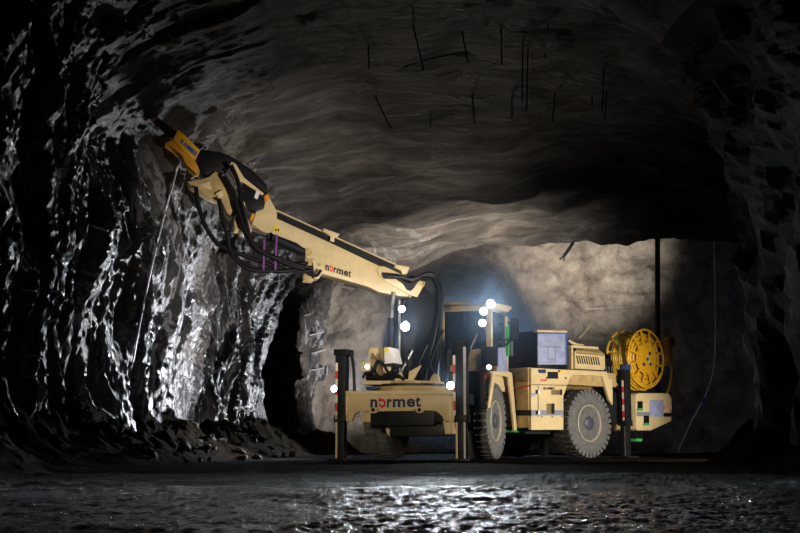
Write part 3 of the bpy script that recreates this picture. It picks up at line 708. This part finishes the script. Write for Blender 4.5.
o_ = F2.side(543.2, 389.6, R + .01); X_ = F2.side(555.2, 389.7, R + .01) - o_; Y_ = F2.side(543.2, 387.1, R + .01) - o_
mb = MB(); word(mb, [('S', 0, .15, 1), ('C', .17, .32, 1), ('A', .34, .49, 1), ('M', .51, .67, 1), ('E', .70, .83, 1), ('C', .85, 1, 1)], o_, X_, Y_, V((0, 0, 0))); mb.build_each('letter', 'inkblack', rb)
mb = MB(); F2.sprism(mb, [(563.6, 430), (563.6, 396), (570, 378), (573, 374.8), (602.5, 376), (609.5, 400), (613, 405), (613, 432), (609, 432)], .74, .04); mb.build('wheel_well', 'tan_plate', rb)
mb = MB(); F2.box(mb, .3, .9, -1.7, -.9, .5, .63); mb.build('underguard', 'dark', rb)
# equipment box with pale panel
bx = F2.rbz(F2.side(537.5, 366, 1.0)); bx1 = F2.rbz(F2.side(567, 366, 1.0))
zt_ = F2.side(537.5, 330.6, 1.0).z; zb_ = F2.side(537.5, 366, 1.0).z
mb = MB(); F2.box(mb, -.5, 1.0, bx[1], bx1[1], zb_ - .06, zt_); eb = mb.build('equipment_box', 'black', root, .015)
mb = MB(); F2.sprism(mb, [(538, 332.5), (567, 332.5), (566.4, 364.6), (538, 364.6)], 1.02, .025); t = mb.build('box_door', 'film', eb, .006); t['label'] = 'pale blue white door of the black box'
mb = MB(); F2.sprism(mb, [(537.3, 330), (567.2, 330.6), (567.2, 332.6), (537.3, 332)], 1.035, .1); mb.build('box_rim', 'cream', eb)
mb = MB(); F2.sprism(mb, [(538, 332.7), (567, 332.7), (567, 364.6), (565.7, 364.6), (565.7, 334), (538, 334)], 1.028, .01); mb.build('box_edging', 'blueedge', eb)
mb = MB()
for q in ([(548, 347), (548.6, 347), (548.6, 361), (548, 361)], [(555.2, 347), (555.9, 347), (555.5, 362), (554.9, 362)], [(544, 346), (561, 346.6), (561, 347.8), (544, 347)], [(551, 358.5), (553.5, 358.5), (553.5, 360.5), (551, 360.5)], [(539, 361.8), (556, 361.8), (556, 362.4), (539, 362.4)]):
    F2.sprism(mb, q, 1.026, .006)
mb.build_each('door_handle', 'greystripe', eb)
# bonnet
mb = MB()
F2.sprism(mb, [(575.3, 368.5), (575, 353), (575.5, 350.8), (604.5, 353.6), (605, 355), (605.5, 368), (604, 370.2)], 1.02, .9)
hd = mb.build('engine_hood', 'cream', root, .014)
mb = MB(); F2.sprism(mb, [(571.5, 345), (598.5, 346.8), (599, 349.4), (571.5, 347.6)], .88, .8); mb.build('hood_top', 'cream', hd, .01)
mb = MB()
p = [F2.side(576, 350.6, 1.02), F2.side(604.3, 353.4, 1.02), F2.side(599, 349.2, .88), F2.side(576, 347.8, .88)]
mb.prism(p, (0, 0, -.06)); mb.build('hood_slope', 'cream_dirty', hd)
mb = MB(); F2.sprism(mb, [(571.5, 347.5), (573, 347.5), (573, 369), (571.5, 369)], .95, .8); F2.sprism(mb, rect(573, 352, 575, 369), .9, .7, 1); mb.build('hood_side', ['cream', 'inkblack'], hd)
mb = MB()
for k in range(10):
    x = 576.2 + k * 2.33; y = 355.4 + k * .17
    F2.sprism(mb, [(x, y), (x + 1.0, y), (x + 3.0, y + 8.2), (x + 1.9, y + 8.2)], 1.028, .02)
mb.build('louvres', 'inkblack', hd)
mb = MB(); F2.box(mb, -.6, .7, -.45, .75, 1.86, 2.3); F2.box(mb, -.2, .6, -.45, -.1, 2.3, 2.62); mb.build('engine_cover', 'dark', root, .03)
mb = MB(); mb.tube([F2.side(x, y, .7) for x, y in ((579, 338), (584, 333.5), (589, 326))], .010, 6, 4); mb.build('antenna', 'cream', root)
mb = MB()
for k, q in enumerate(([(568, 340), (575, 344), (583, 345.5)], [(569, 342), (578, 345)])):
    mb.tube([F2.side(x, y, .75 - .1 * k) for x, y in q], .03, 8, 4)
mb.build_each('coolant_pipe', 'cream', root)
mb = MB(); mb.lathe(F2.w(.1, -1.3, 2.68), (0, 0, 1), [(.06, 0), (.06, .1), (.03, .13)], 14); t = mb.build('beacon', 'redtape', root)
# back end: frame, reel, tail
mb = MB(); F2.box(mb, -.9, 1.05, .85, 1.75, .75, 1.45); F2.box(mb, -.8, .95, .85, 1.2, 1.45, 2.2); F2.box(mb, .2, .9, 1.2, 3.0, 1.40, 1.52)
mb.build('rear_frame', 'dark', root, .02)
for k in range(4):
    mb = MB(); mb.tube([F2.w(.9, .85 + .1 * k, 1.5), F2.w(.95, .88 + .1 * k, 2.1), F2.w(.6, 1.0 + .1 * k, 2.35), F2.w(.1, 1.1 + .1 * k, 2.2)], .035, 8, 6); mb.build('rear_hose', 'rubber', root)
mb = MB(); mb.tube([F2.side(x, y, .6) for x, y in ((606, 343), (612, 339), (617, 339), (619, 343), (619.5, 356))], .016, 8, 5); t = mb.build('green_hose', 'dark_green', root)
# tail box
Rt = 1.2
mb = MB()
F2.sprism(mb, [(636, 395), (638.5, 393), (668, 393.2), (670.5, 395.5), (671.8, 399), (671.6, 421), (651, 430.4), (638, 430.6), (636, 429)], Rt, 1.9)
tail = mb.build('tail_counterweight', 'cream', root, .02)
mb = MB(); F2.sprism(mb, rect(637, 412, 650, 416.2), Rt + .01, .02); mb.build('stripe', 'greystripe', tail)
mb = MB(); F2.sprism(mb, rect(663.5, 413, 671.4, 416.6), Rt + .01, .02); mb.build('dark_stripe', 'inkblack', tail)
mb = MB(); F2.sprism(mb, [(649.8, 400.2), (663.5, 400), (663.8, 417), (650, 416.4)], Rt + .012, .02); t = mb.build('pale_panel', 'film', tail, .004)
mb = MB(); F2.sprism(mb, rect(663.6, 405.8, 671.6, 411.4), Rt + .01, .02, 0)
for k in range(4):
    x = 664 + k * 2; F2.sprism(mb, [(x, 411.2), (x + .9, 411.2), (x + 2, 406), (x + 1.1, 406)], Rt + .014, .01, 1)
mb.build('hazard_stripes', ['redtape', 'whitetape'], tail)
for (x0, y0, x1, y1) in ((637.8, 401.2, 642.8, 410.6), (644, 415.6, 649.2, 425.2)):
    mb = MB(); F2.sprism(mb, rect(x0, y0, x1, y1 - 2), Rt + .012, .02); st = mb.build('step_pocket', 'inkblack', tail)
    mb = MB(); F2.sprism(mb, rect(x0, y1 - 2.2, x1, y1), Rt + .03, .05); mb.build('pocket_lip', 'green', st)
mb = MB(); F2.sprism(mb, rect(637, 430.6, 638, 439), Rt, .03); F2.sprism(mb, rect(641, 430.6, 642, 439), Rt, .03); st = mb.build('hanging_step', 'dark', tail)
mb = MB(); F2.sprism(mb, rect(636, 438.6, 642.2, 441.4), Rt + .02, .25); mb.build('step_tread', 'green', st)
# cable reel
rc = F2.side(646, 358.5, .92); AX = F2.R; RR = .68
xv = V((0, 0, 1)); yv = AX.cross(xv)
def rp(a, r, h): return rc + (xv * math.cos(a) + yv * math.sin(a)) * r + AX * h
mb = MB()
for h in (0, -.62):
    mb.tube([rp(k * 6.28318 / 48, RR, h) for k in range(48)], .024, 8, closed=True); mb.tube([rp(k * 6.28318 / 48, .36, h) for k in range(48)], .018, 8, closed=True)
reel = mb.build('cable_reel', 'yellow', root)
mb = MB(); mb.lathe(rc, AX, [(.0, .03), (.34, .03), (.34, 0), (.30, -.02), (.30, -.6), (.34, -.62), (0, -.63)], 40); hubd = mb.build('reel_drum', 'yellow', reel)
for h in (.005, -.62):
    for k in range(12):
        a = (k + .5) * 6.28318 / 12
        mb = MB(); mb.bar(rp(a, .33, h), rp(a, RR, h), .045, .03, AX); mb.build('reel_spoke', 'yellow', reel)
pts = []
for lay, rr in ((0, .40), (1, .46), (2, .52), (3, .58)):
    for k in range(9 * 24):
        t = k / (9 * 24); h = -.06 - (t if lay % 2 == 0 else 1 - t) * .5
        pts.append(rp(k * 6.28318 / 24, rr + .006 * math.sin(k * .7), h))
mb = MB(); mb.tube(pts, .032, 7); mb.build('wound_cable', 'cable', reel)
mb = MB(); lo = []
for k in range(5):
    mb.tube([rp(a_, RR - .05 + .03 * k + .02 * math.sin(3 * a_ + k), .03 - .07 * k) for a_ in [2.2 + 2.0 * q / 14 for q in range(15)]], .026, 7)
mb.build('slack_cable', 'cable', reel)
mb = MB()
for (a_, r_) in ((.75, .16), (-.75 + 3.14, .17), (3.9 , .2), (2.4, .02)):
    q = rp(a_ * -1, r_, .03); mb.cyl(q, q + AX * .012, .045, 6)
mb.build('hub_bolts', 'bluecap', hubd)
mb = MB(); mb.prism([rp(a_, r_, .034) for a_, r_ in ((.5, .12), (-2.6, .16), (-2.2, .16), (-.1, .06))], AX * .004); mb.build('hub_sticker', 'white', hubd)
mb = MB(); mb.bar(rp(3.14, .05, -.3), rp(3.14, .05, -.3) + V((0, 0, -.74)), .25, .2, AX); mb.bar(rc - AX * .7, rc - AX * .7 + V((0, 0, -.75)), .2, .12, F2.R); mb.build('reel_stand', 'orange', reel, .01)
# cable guide arm
mb = MB()
F2.sprism(mb, [(667.2, 341), (669, 337.5), (672, 336.6), (674.5, 338), (675.3, 341.5), (675, 346), (672.6, 346.4), (673, 362), (671.5, 364), (668.8, 363), (668.5, 346), (667, 345)], .75, .12)
cg = mb.build('cable_guide', 'orange', root, .012)
mb = MB(); mb.bar(F2.side(659, 366, .7), F2.side(670, 363, .7), .05, .06); mb.bar(F2.side(655, 345, .55), F2.side(669, 348, .6), .05, .05); mb.build('guide_arm', 'orange', cg)
mb = MB(); mb.tube([F2.side(x, y, .72) for x, y in ((670, 363), (671.5, 370), (671, 380), (669, 388), (666.5, 394))], .028, 8, 5); mb.build('trailing_cable', 'cable', cg)

# ---- work lamps (housing, lens and the light it gives)
def lamp(p, d, r, watts, name='work_lamp', spot=100, lens='lens', size=None, col=(.82, .93, 1)):
    d = V(d).normalized()
    mb = MB(); mb.lathe(p - d * r * 1.1, d, [(r * .5, 0), (r * 1.05, r * .5), (r * 1.15, r * 1.05), (r * 1.0, r * 1.08)], 20); h = mb.build(name, 'black', root)
    mb = MB(); mb.lathe(p, d, [(r * .98, -.01), (r * .95, .006), (0, .012)], 20); mb.build('lens', lens, h)
    if watts:
        L = bpy.data.lights.new('lamp_light', 'SPOT'); L.energy = watts; L.spot_size = math.radians(spot); L.spot_blend = .7
        L.color = col; L.shadow_soft_size = size or r * .8
        o = bpy.data.objects.new('lamp_light', L); COL.objects.link(o); o.location = p + d * .06
        o.rotation_euler = d.to_track_quat('-Z', 'Y').to_euler()
    return h
fwd = -F1.B
lamp(F1.front(334, 388.8, -.22), (-.5, -.85, .02), .062, 130, spot=62)
lamp(F1.front(450.5, 385.5, -.22), (-.15, -.97, -.03), .068, 130, spot=62)
lamp(F1.front(367.2, 366.7, .05), (-.3, -.95, 0), .045, 6, lens='lens_dim')
mb = MB(); F1.fprism(mb, rect(361.5, 362, 369.8, 371), .08, .15); mb.build('lamp_box', 'cream', root, .008)
lamp(bp(401.7, 309, .35), (-.2, -.97, -.05), .065, 50, spot=62)
lamp(bp(405.2, 326.5, .4), (-.15, -.97, -.08), .085, 130, spot=62)
lamp(F1.front(482.4, 323, 1.98), (.05, -.97, -.1), .07, 90, spot=62)
lamp(F1.front(483.5, 311.5, 1.98), (.05, -.97, -.02), .07, 90, spot=62)
lamp(F1.front(490.5, 304, 1.98), (.1, -.97, .02), .085, 130, spot=62)
lamp(F1.front(489, 367.2, 1.93), (.05, -1, 0), .05, 4, lens='lens_dim')

# ================================================================== loose things
def rod(p0, p1, r, name, mat, label, cat, group=None):
    mb = MB(); mb.cyl(p0, p1, r, 8); o = mb.build(name, mat); return thing(o, label, cat, group)
rods = [(412, 21, 424, 71), (462, 31, 468, 63), (501, 25, 502, 65), (523, 36, 522, 102), (528, 46, 526.5, 111), (548, 23, 548, 33), (472, 91, 474.5, 124), (555, 89, 552.6, 122),
        (604, 65, 602, 113), (607, 86, 605, 120), (368, 43, 369, 69), (374, 94, 391, 129), (430.6, 112, 430.6, 127), (512, 94, 512, 118), (592, 94, 592, 108), (545, 52, 545, 58)]
for x0, y0, x1, y1 in rods:
    p = hit(B_roof, x0, y0, -.1)
    if p is None: continue
    rod(p, at(x1, y1, p.y), .014, 'rock_bolt_rod', 'black', 'thin dark rock bolt rod hanging from the tunnel roof', 'rod', 'rods hanging from the roof')
for i, (x0, y0, x1, y1) in enumerate([(22, 290, 36, 291), (41, 291, 62, 292), (34, 320.5, 58, 321), (25, 355, 44, 357), (24, 378, 48, 375), (93, 226, 108, 231)]):
    p = hit(B_left, (x0 + x1) / 2, (y0 + y1) / 2, .12)
    rod(at(x0, y0, p.y), at(x1, y1, p.y), .016, 'steel_rod', 'pale_steel', 'pale steel rod sticking out of the near left rock wall', 'rod', 'rods in the near left wall')
for i, (x0, y0, x1, y1) in enumerate([(303, 337, 324, 332), (304, 355.6, 326.6, 349.6), (307, 371, 324, 368), (304, 316, 311, 314)]):
    p = hit(B_left, (x0 + x1) / 2, (y0 + y1) / 2, .15)
    if p is None: p = at(x0, y0, 37)
    rod(at(x0, y0, p.y), at(x1, y1, p.y), .02, 'steel_rod', 'pale_steel', 'pale steel rod across the rock just right of the dark side opening', 'rod', 'rods beside the side opening')
# pale line down the left wall
pts = []
for k in range(9):
    t = k / 8; x = 178 + (133 - 178) * t - 4 * math.sin(t * 3.14); y = 165 + (362 - 165) * t
    pts.append(hit(B_left, x, y, .10))
ys = np.polyfit(range(9), [p.y for p in pts], 1)
pts = [at(178 + (133 - 178) * k / 8 - 3 * math.sin(k / 8 * 3.14), 165 + (362 - 165) * k / 8, min(p.y, ys[0] * k + ys[1] + .3)) for k, p in enumerate(pts)]
mb = MB(); mb.tube(pts, .018, 6, 3); thing(mb.build('wall_cable', 'pale_steel'), 'thin pale cable running down the left rock wall below the breaker', 'cable')
# hanging rope on the right
mb = MB(); ptsr = [at(x, y, 36.5) for x, y in ((713.5, 222), (714.5, 270), (715.3, 330), (713.5, 368), (705, 396), (690, 424), (677.5, 447.2))]
ptsr[-1].z = .03
mb.tube(ptsr, .022, 7, 6); rp_ = thing(mb.build('hanging_cable', 'pale_steel'), 'pale grey cable hanging from the roof to the floor right of the machine', 'cable')
mb = MB(); c = at(702.3, 400.5, 36.4); mb.tube([c + V((0, 0, -.08)), c + V((.08, 0, .09))], .06, 8); t = mb.build('cable_coupling', 'blue', rp_); t['label'] = 'blue coupling on the cable'
mb = MB(); mb.cyl(at(657.5, 236, 36.3), at(657.5, 410, 36.3), .085, 12); thing(mb.build('vertical_pipe', 'black'), 'dark vertical pipe hanging from the roof behind the cable reel', 'pipe')
mb = MB(); a, b_ = at(573, 243, 34.5), at(564, 256, 34.5); mb.bar(a, b_, .13, .10); mb.bar(b_, at(559.5, 259.5, 34.5), .05, .05); mb.bar(b_, at(563.5, 261, 34.5), .04, .04); mb.cyl(a, a + V((.15, 0, .5)), .02, 6)
thing(mb.build('roof_hook', 'dark'), 'dark steel fixture hanging from the roof lip behind the machine', 'fixture')
mb = MB(); mb.tube([at(x, y, 37.5) for x, y in ((585, 309), (620, 307.5), (657, 305))], .012, 6, 4); thing(mb.build('stretched_wire', 'steel'), 'thin grey wire strung level across the back wall', 'wire')
# loose rocks at the foot of the left wall
def rockmesh(seed):
    bm = bmesh.new(); bmesh.ops.create_icosphere(bm, subdivisions=2, radius=1)
    for v in bm.verts: v.co *= .75 + .55 * noise.noise(v.co * 1.1 + V((seed * 7.1, 0, 0))) + .15 * noise.noise(v.co * 3 + V((seed, 9, 0)))
    me = bpy.data.meshes.new('loose_rock'); bm.to_mesh(me); bm.free(); me.materials.append(M['rubble']); return me
rk = [rockmesh(i) for i in range(6)]
n = 0; placed = []; tries = 0
while n < 46 and tries < 4000:
    tries += 1
    Y = random.uniform(16, 30); x = -wl(Y) + random.uniform(.1, 2.1)
    s_ = random.choice((.05, .06, .08, .10, .14)) * random.uniform(.8, 1.25)
    z = ground(x, Y) + s_ * .35
    q = V((x, Y, z)); near = B_left.find_nearest(q)
    if (near[0] is not None and near[3] < s_ * 1.5 + .05) or any((q - p).length < (s_ + r_) * 1.5 for p, r_ in placed): continue
    h = B_left.ray_cast(V((0, Y, z + .1)), V((-1, 0, 0)))
    if h[0] is not None and h[0].x > x: continue
    placed.append((q, s_))
    o = bpy.data.objects.new('loose_rock', rk[n % 6]); COL.objects.link(o)
    o.location = q; o.scale = (s_ * 1.3, s_, s_ * .75); o.rotation_euler = (random.random(), random.random(), random.random() * 6)
    thing(o, 'loose grey brown rock on the floor at the foot of the left wall', 'rock', 'loose rocks along the left wall'); n += 1

# ================================================================== light
def area(name, loc, target, size, watts, col, spread=160):
    L = bpy.data.lights.new(name, 'AREA'); L.energy = watts; L.size = size; L.color = col; L.spread = math.radians(spread)
    o = bpy.data.objects.new(name, L); COL.objects.link(o); o.location = loc
    o.rotation_euler = (V(target) - V(loc)).to_track_quat('-Z', 'Y').to_euler(); return o
def spot(name, loc, target, watts, col, ang, blend=.6, size=.25):
    L = bpy.data.lights.new(name, 'SPOT'); L.energy = watts; L.spot_size = math.radians(ang); L.spot_blend = blend; L.color = col; L.shadow_soft_size = size
    o = bpy.data.objects.new(name, L); COL.objects.link(o); o.location = loc
    o.rotation_euler = (V(target) - V(loc)).to_track_quat('-Z', 'Y').to_euler(); return o
spot('side_floodlight', (7.6, 19.6, 1.2), (3.4, 23.8, 1.0), 2200, (1, .92, .80), 80)
spot('front_floodlight', (4.6, 12.0, .7), (-1.5, 21.4, 3.9), 5500, (1, .92, .82), 31, blend=.8, size=.1)
spot('low_fill', (-2.6, 5.0, 2.2), (.3, 21, 1.5), 3600, (1, .84, .62), 24, blend=.8, size=.5)  # unseen fill added to brighten the bumper and cab front
spot('left_wall_fill', (-.75, 25.3, 1.0), (-4.6, 23.0, 1.9), 3400, (.93, .95, 1), 104, blend=.9)  # unseen spot added behind the bumper to rake the left wall
spot('left_rear_fill', (-.3, 33.4, 1.1), (-4.3, 30.2, 2.0), 2200, (.93, .95, 1), 90, blend=.8)  # another hidden spot, added for the left wall by the side opening
spot('rear_up_light', (1.3, 30.0, 1.4), (1.5, 32.8, 6), 4800, (1, .90, .78), 88, blend=1)
spot('roof_fill', (1.0, 27.4, 1.25), (.6, 24.0, 7.5), 330, (1, .90, .78), 110, blend=1)  # added spot hidden behind the bumper, lifts the dark ceiling
spot('rear_wall_fill', (3.2, 29.5, 1.8), (6.0, 38.5, 6.4), 12000, (1, .92, .80), 34, blend=1)  # added out of sight to brighten the back wall right of the arch
spot('rear_left_fill', (4.2, 30.5, 1.2), (-1.9, 39.0, 3.2), 7500, (1, .96, .92), 32, blend=.8)  # hidden behind the rear body, added to brighten the left shotcrete
spot('drift_fill', (2.2, 41.0, 5.6), (1.9, 31, 1.0), 3200, (.52, .72, 1), 38, blend=.6, size=.05)  # unseen blue spot added to light the haze and floor behind
spot('chamber_fill', (12.8, 31.0, 2.2), (8.0, 39, 2.0), 80, (.50, .65, 1), 120, blend=.8)  # weak blue spill added from out of frame
mb = MB(); mb.prism([(-2.0, 18.6, .12), (5.0, 18.6, .12), (5.0, 47, .12), (-2.0, 47, .12)], (0, 0, 5.5)); hz = mb.build('haze', 'dark'); hz['kind'] = 'stuff'
thing(hz, 'thin blue dusty haze around the cab and in the drift behind it', 'haze')
m = bpy.data.materials.new('dust_haze'); m.use_nodes = True; nt = m.node_tree; nt.nodes.remove(nt.nodes['Principled BSDF'])
vs = nt.nodes.new('ShaderNodeVolumeScatter'); vs.inputs['Density'].default_value = .016; vs.inputs['Anisotropy'].default_value = .6; vs.inputs['Color'].default_value = (.55, .74, 1, 1)
tc = nt.nodes.new('ShaderNodeTexCoord'); mp = nt.nodes.new('ShaderNodeMapping'); gr = nt.nodes.new('ShaderNodeTexGradient'); gr.gradient_type = 'SPHERICAL'
mp.inputs['Location'].default_value = (-.0, .32, .0); mp.inputs['Scale'].default_value = (1 / 3.5, 1 / 14.2, 1 / 2.9)
nt.links.new(tc.outputs['Object'], mp.inputs[0]); nt.links.new(mp.outputs[0], gr.inputs[0])
mu = nt.nodes.new('ShaderNodeMath'); mu.operation = 'MULTIPLY'; mu.inputs[1].default_value = .034; nt.links.new(gr.outputs[1], mu.inputs[0]); nt.links.new(mu.outputs[0], vs.inputs['Density'])
nt.links.new(vs.outputs[0], nt.nodes['Material Output'].inputs['Volume']); hz.data.materials.clear(); hz.data.materials.append(m)

w = bpy.data.worlds.new('world'); S.world = w; w.use_nodes = True
w.node_tree.nodes['Background'].inputs[0].default_value = (.0006, .0007, .001, 1)
w.node_tree.nodes['Background'].inputs[1].default_value = 1
S.view_settings.view_transform = 'Standard'; S.view_settings.look = 'None'
S.view_settings.exposure = 0; S.view_settings.gamma = 1
S.cycles.use_denoising = True
S.cycles.max_bounces = 5
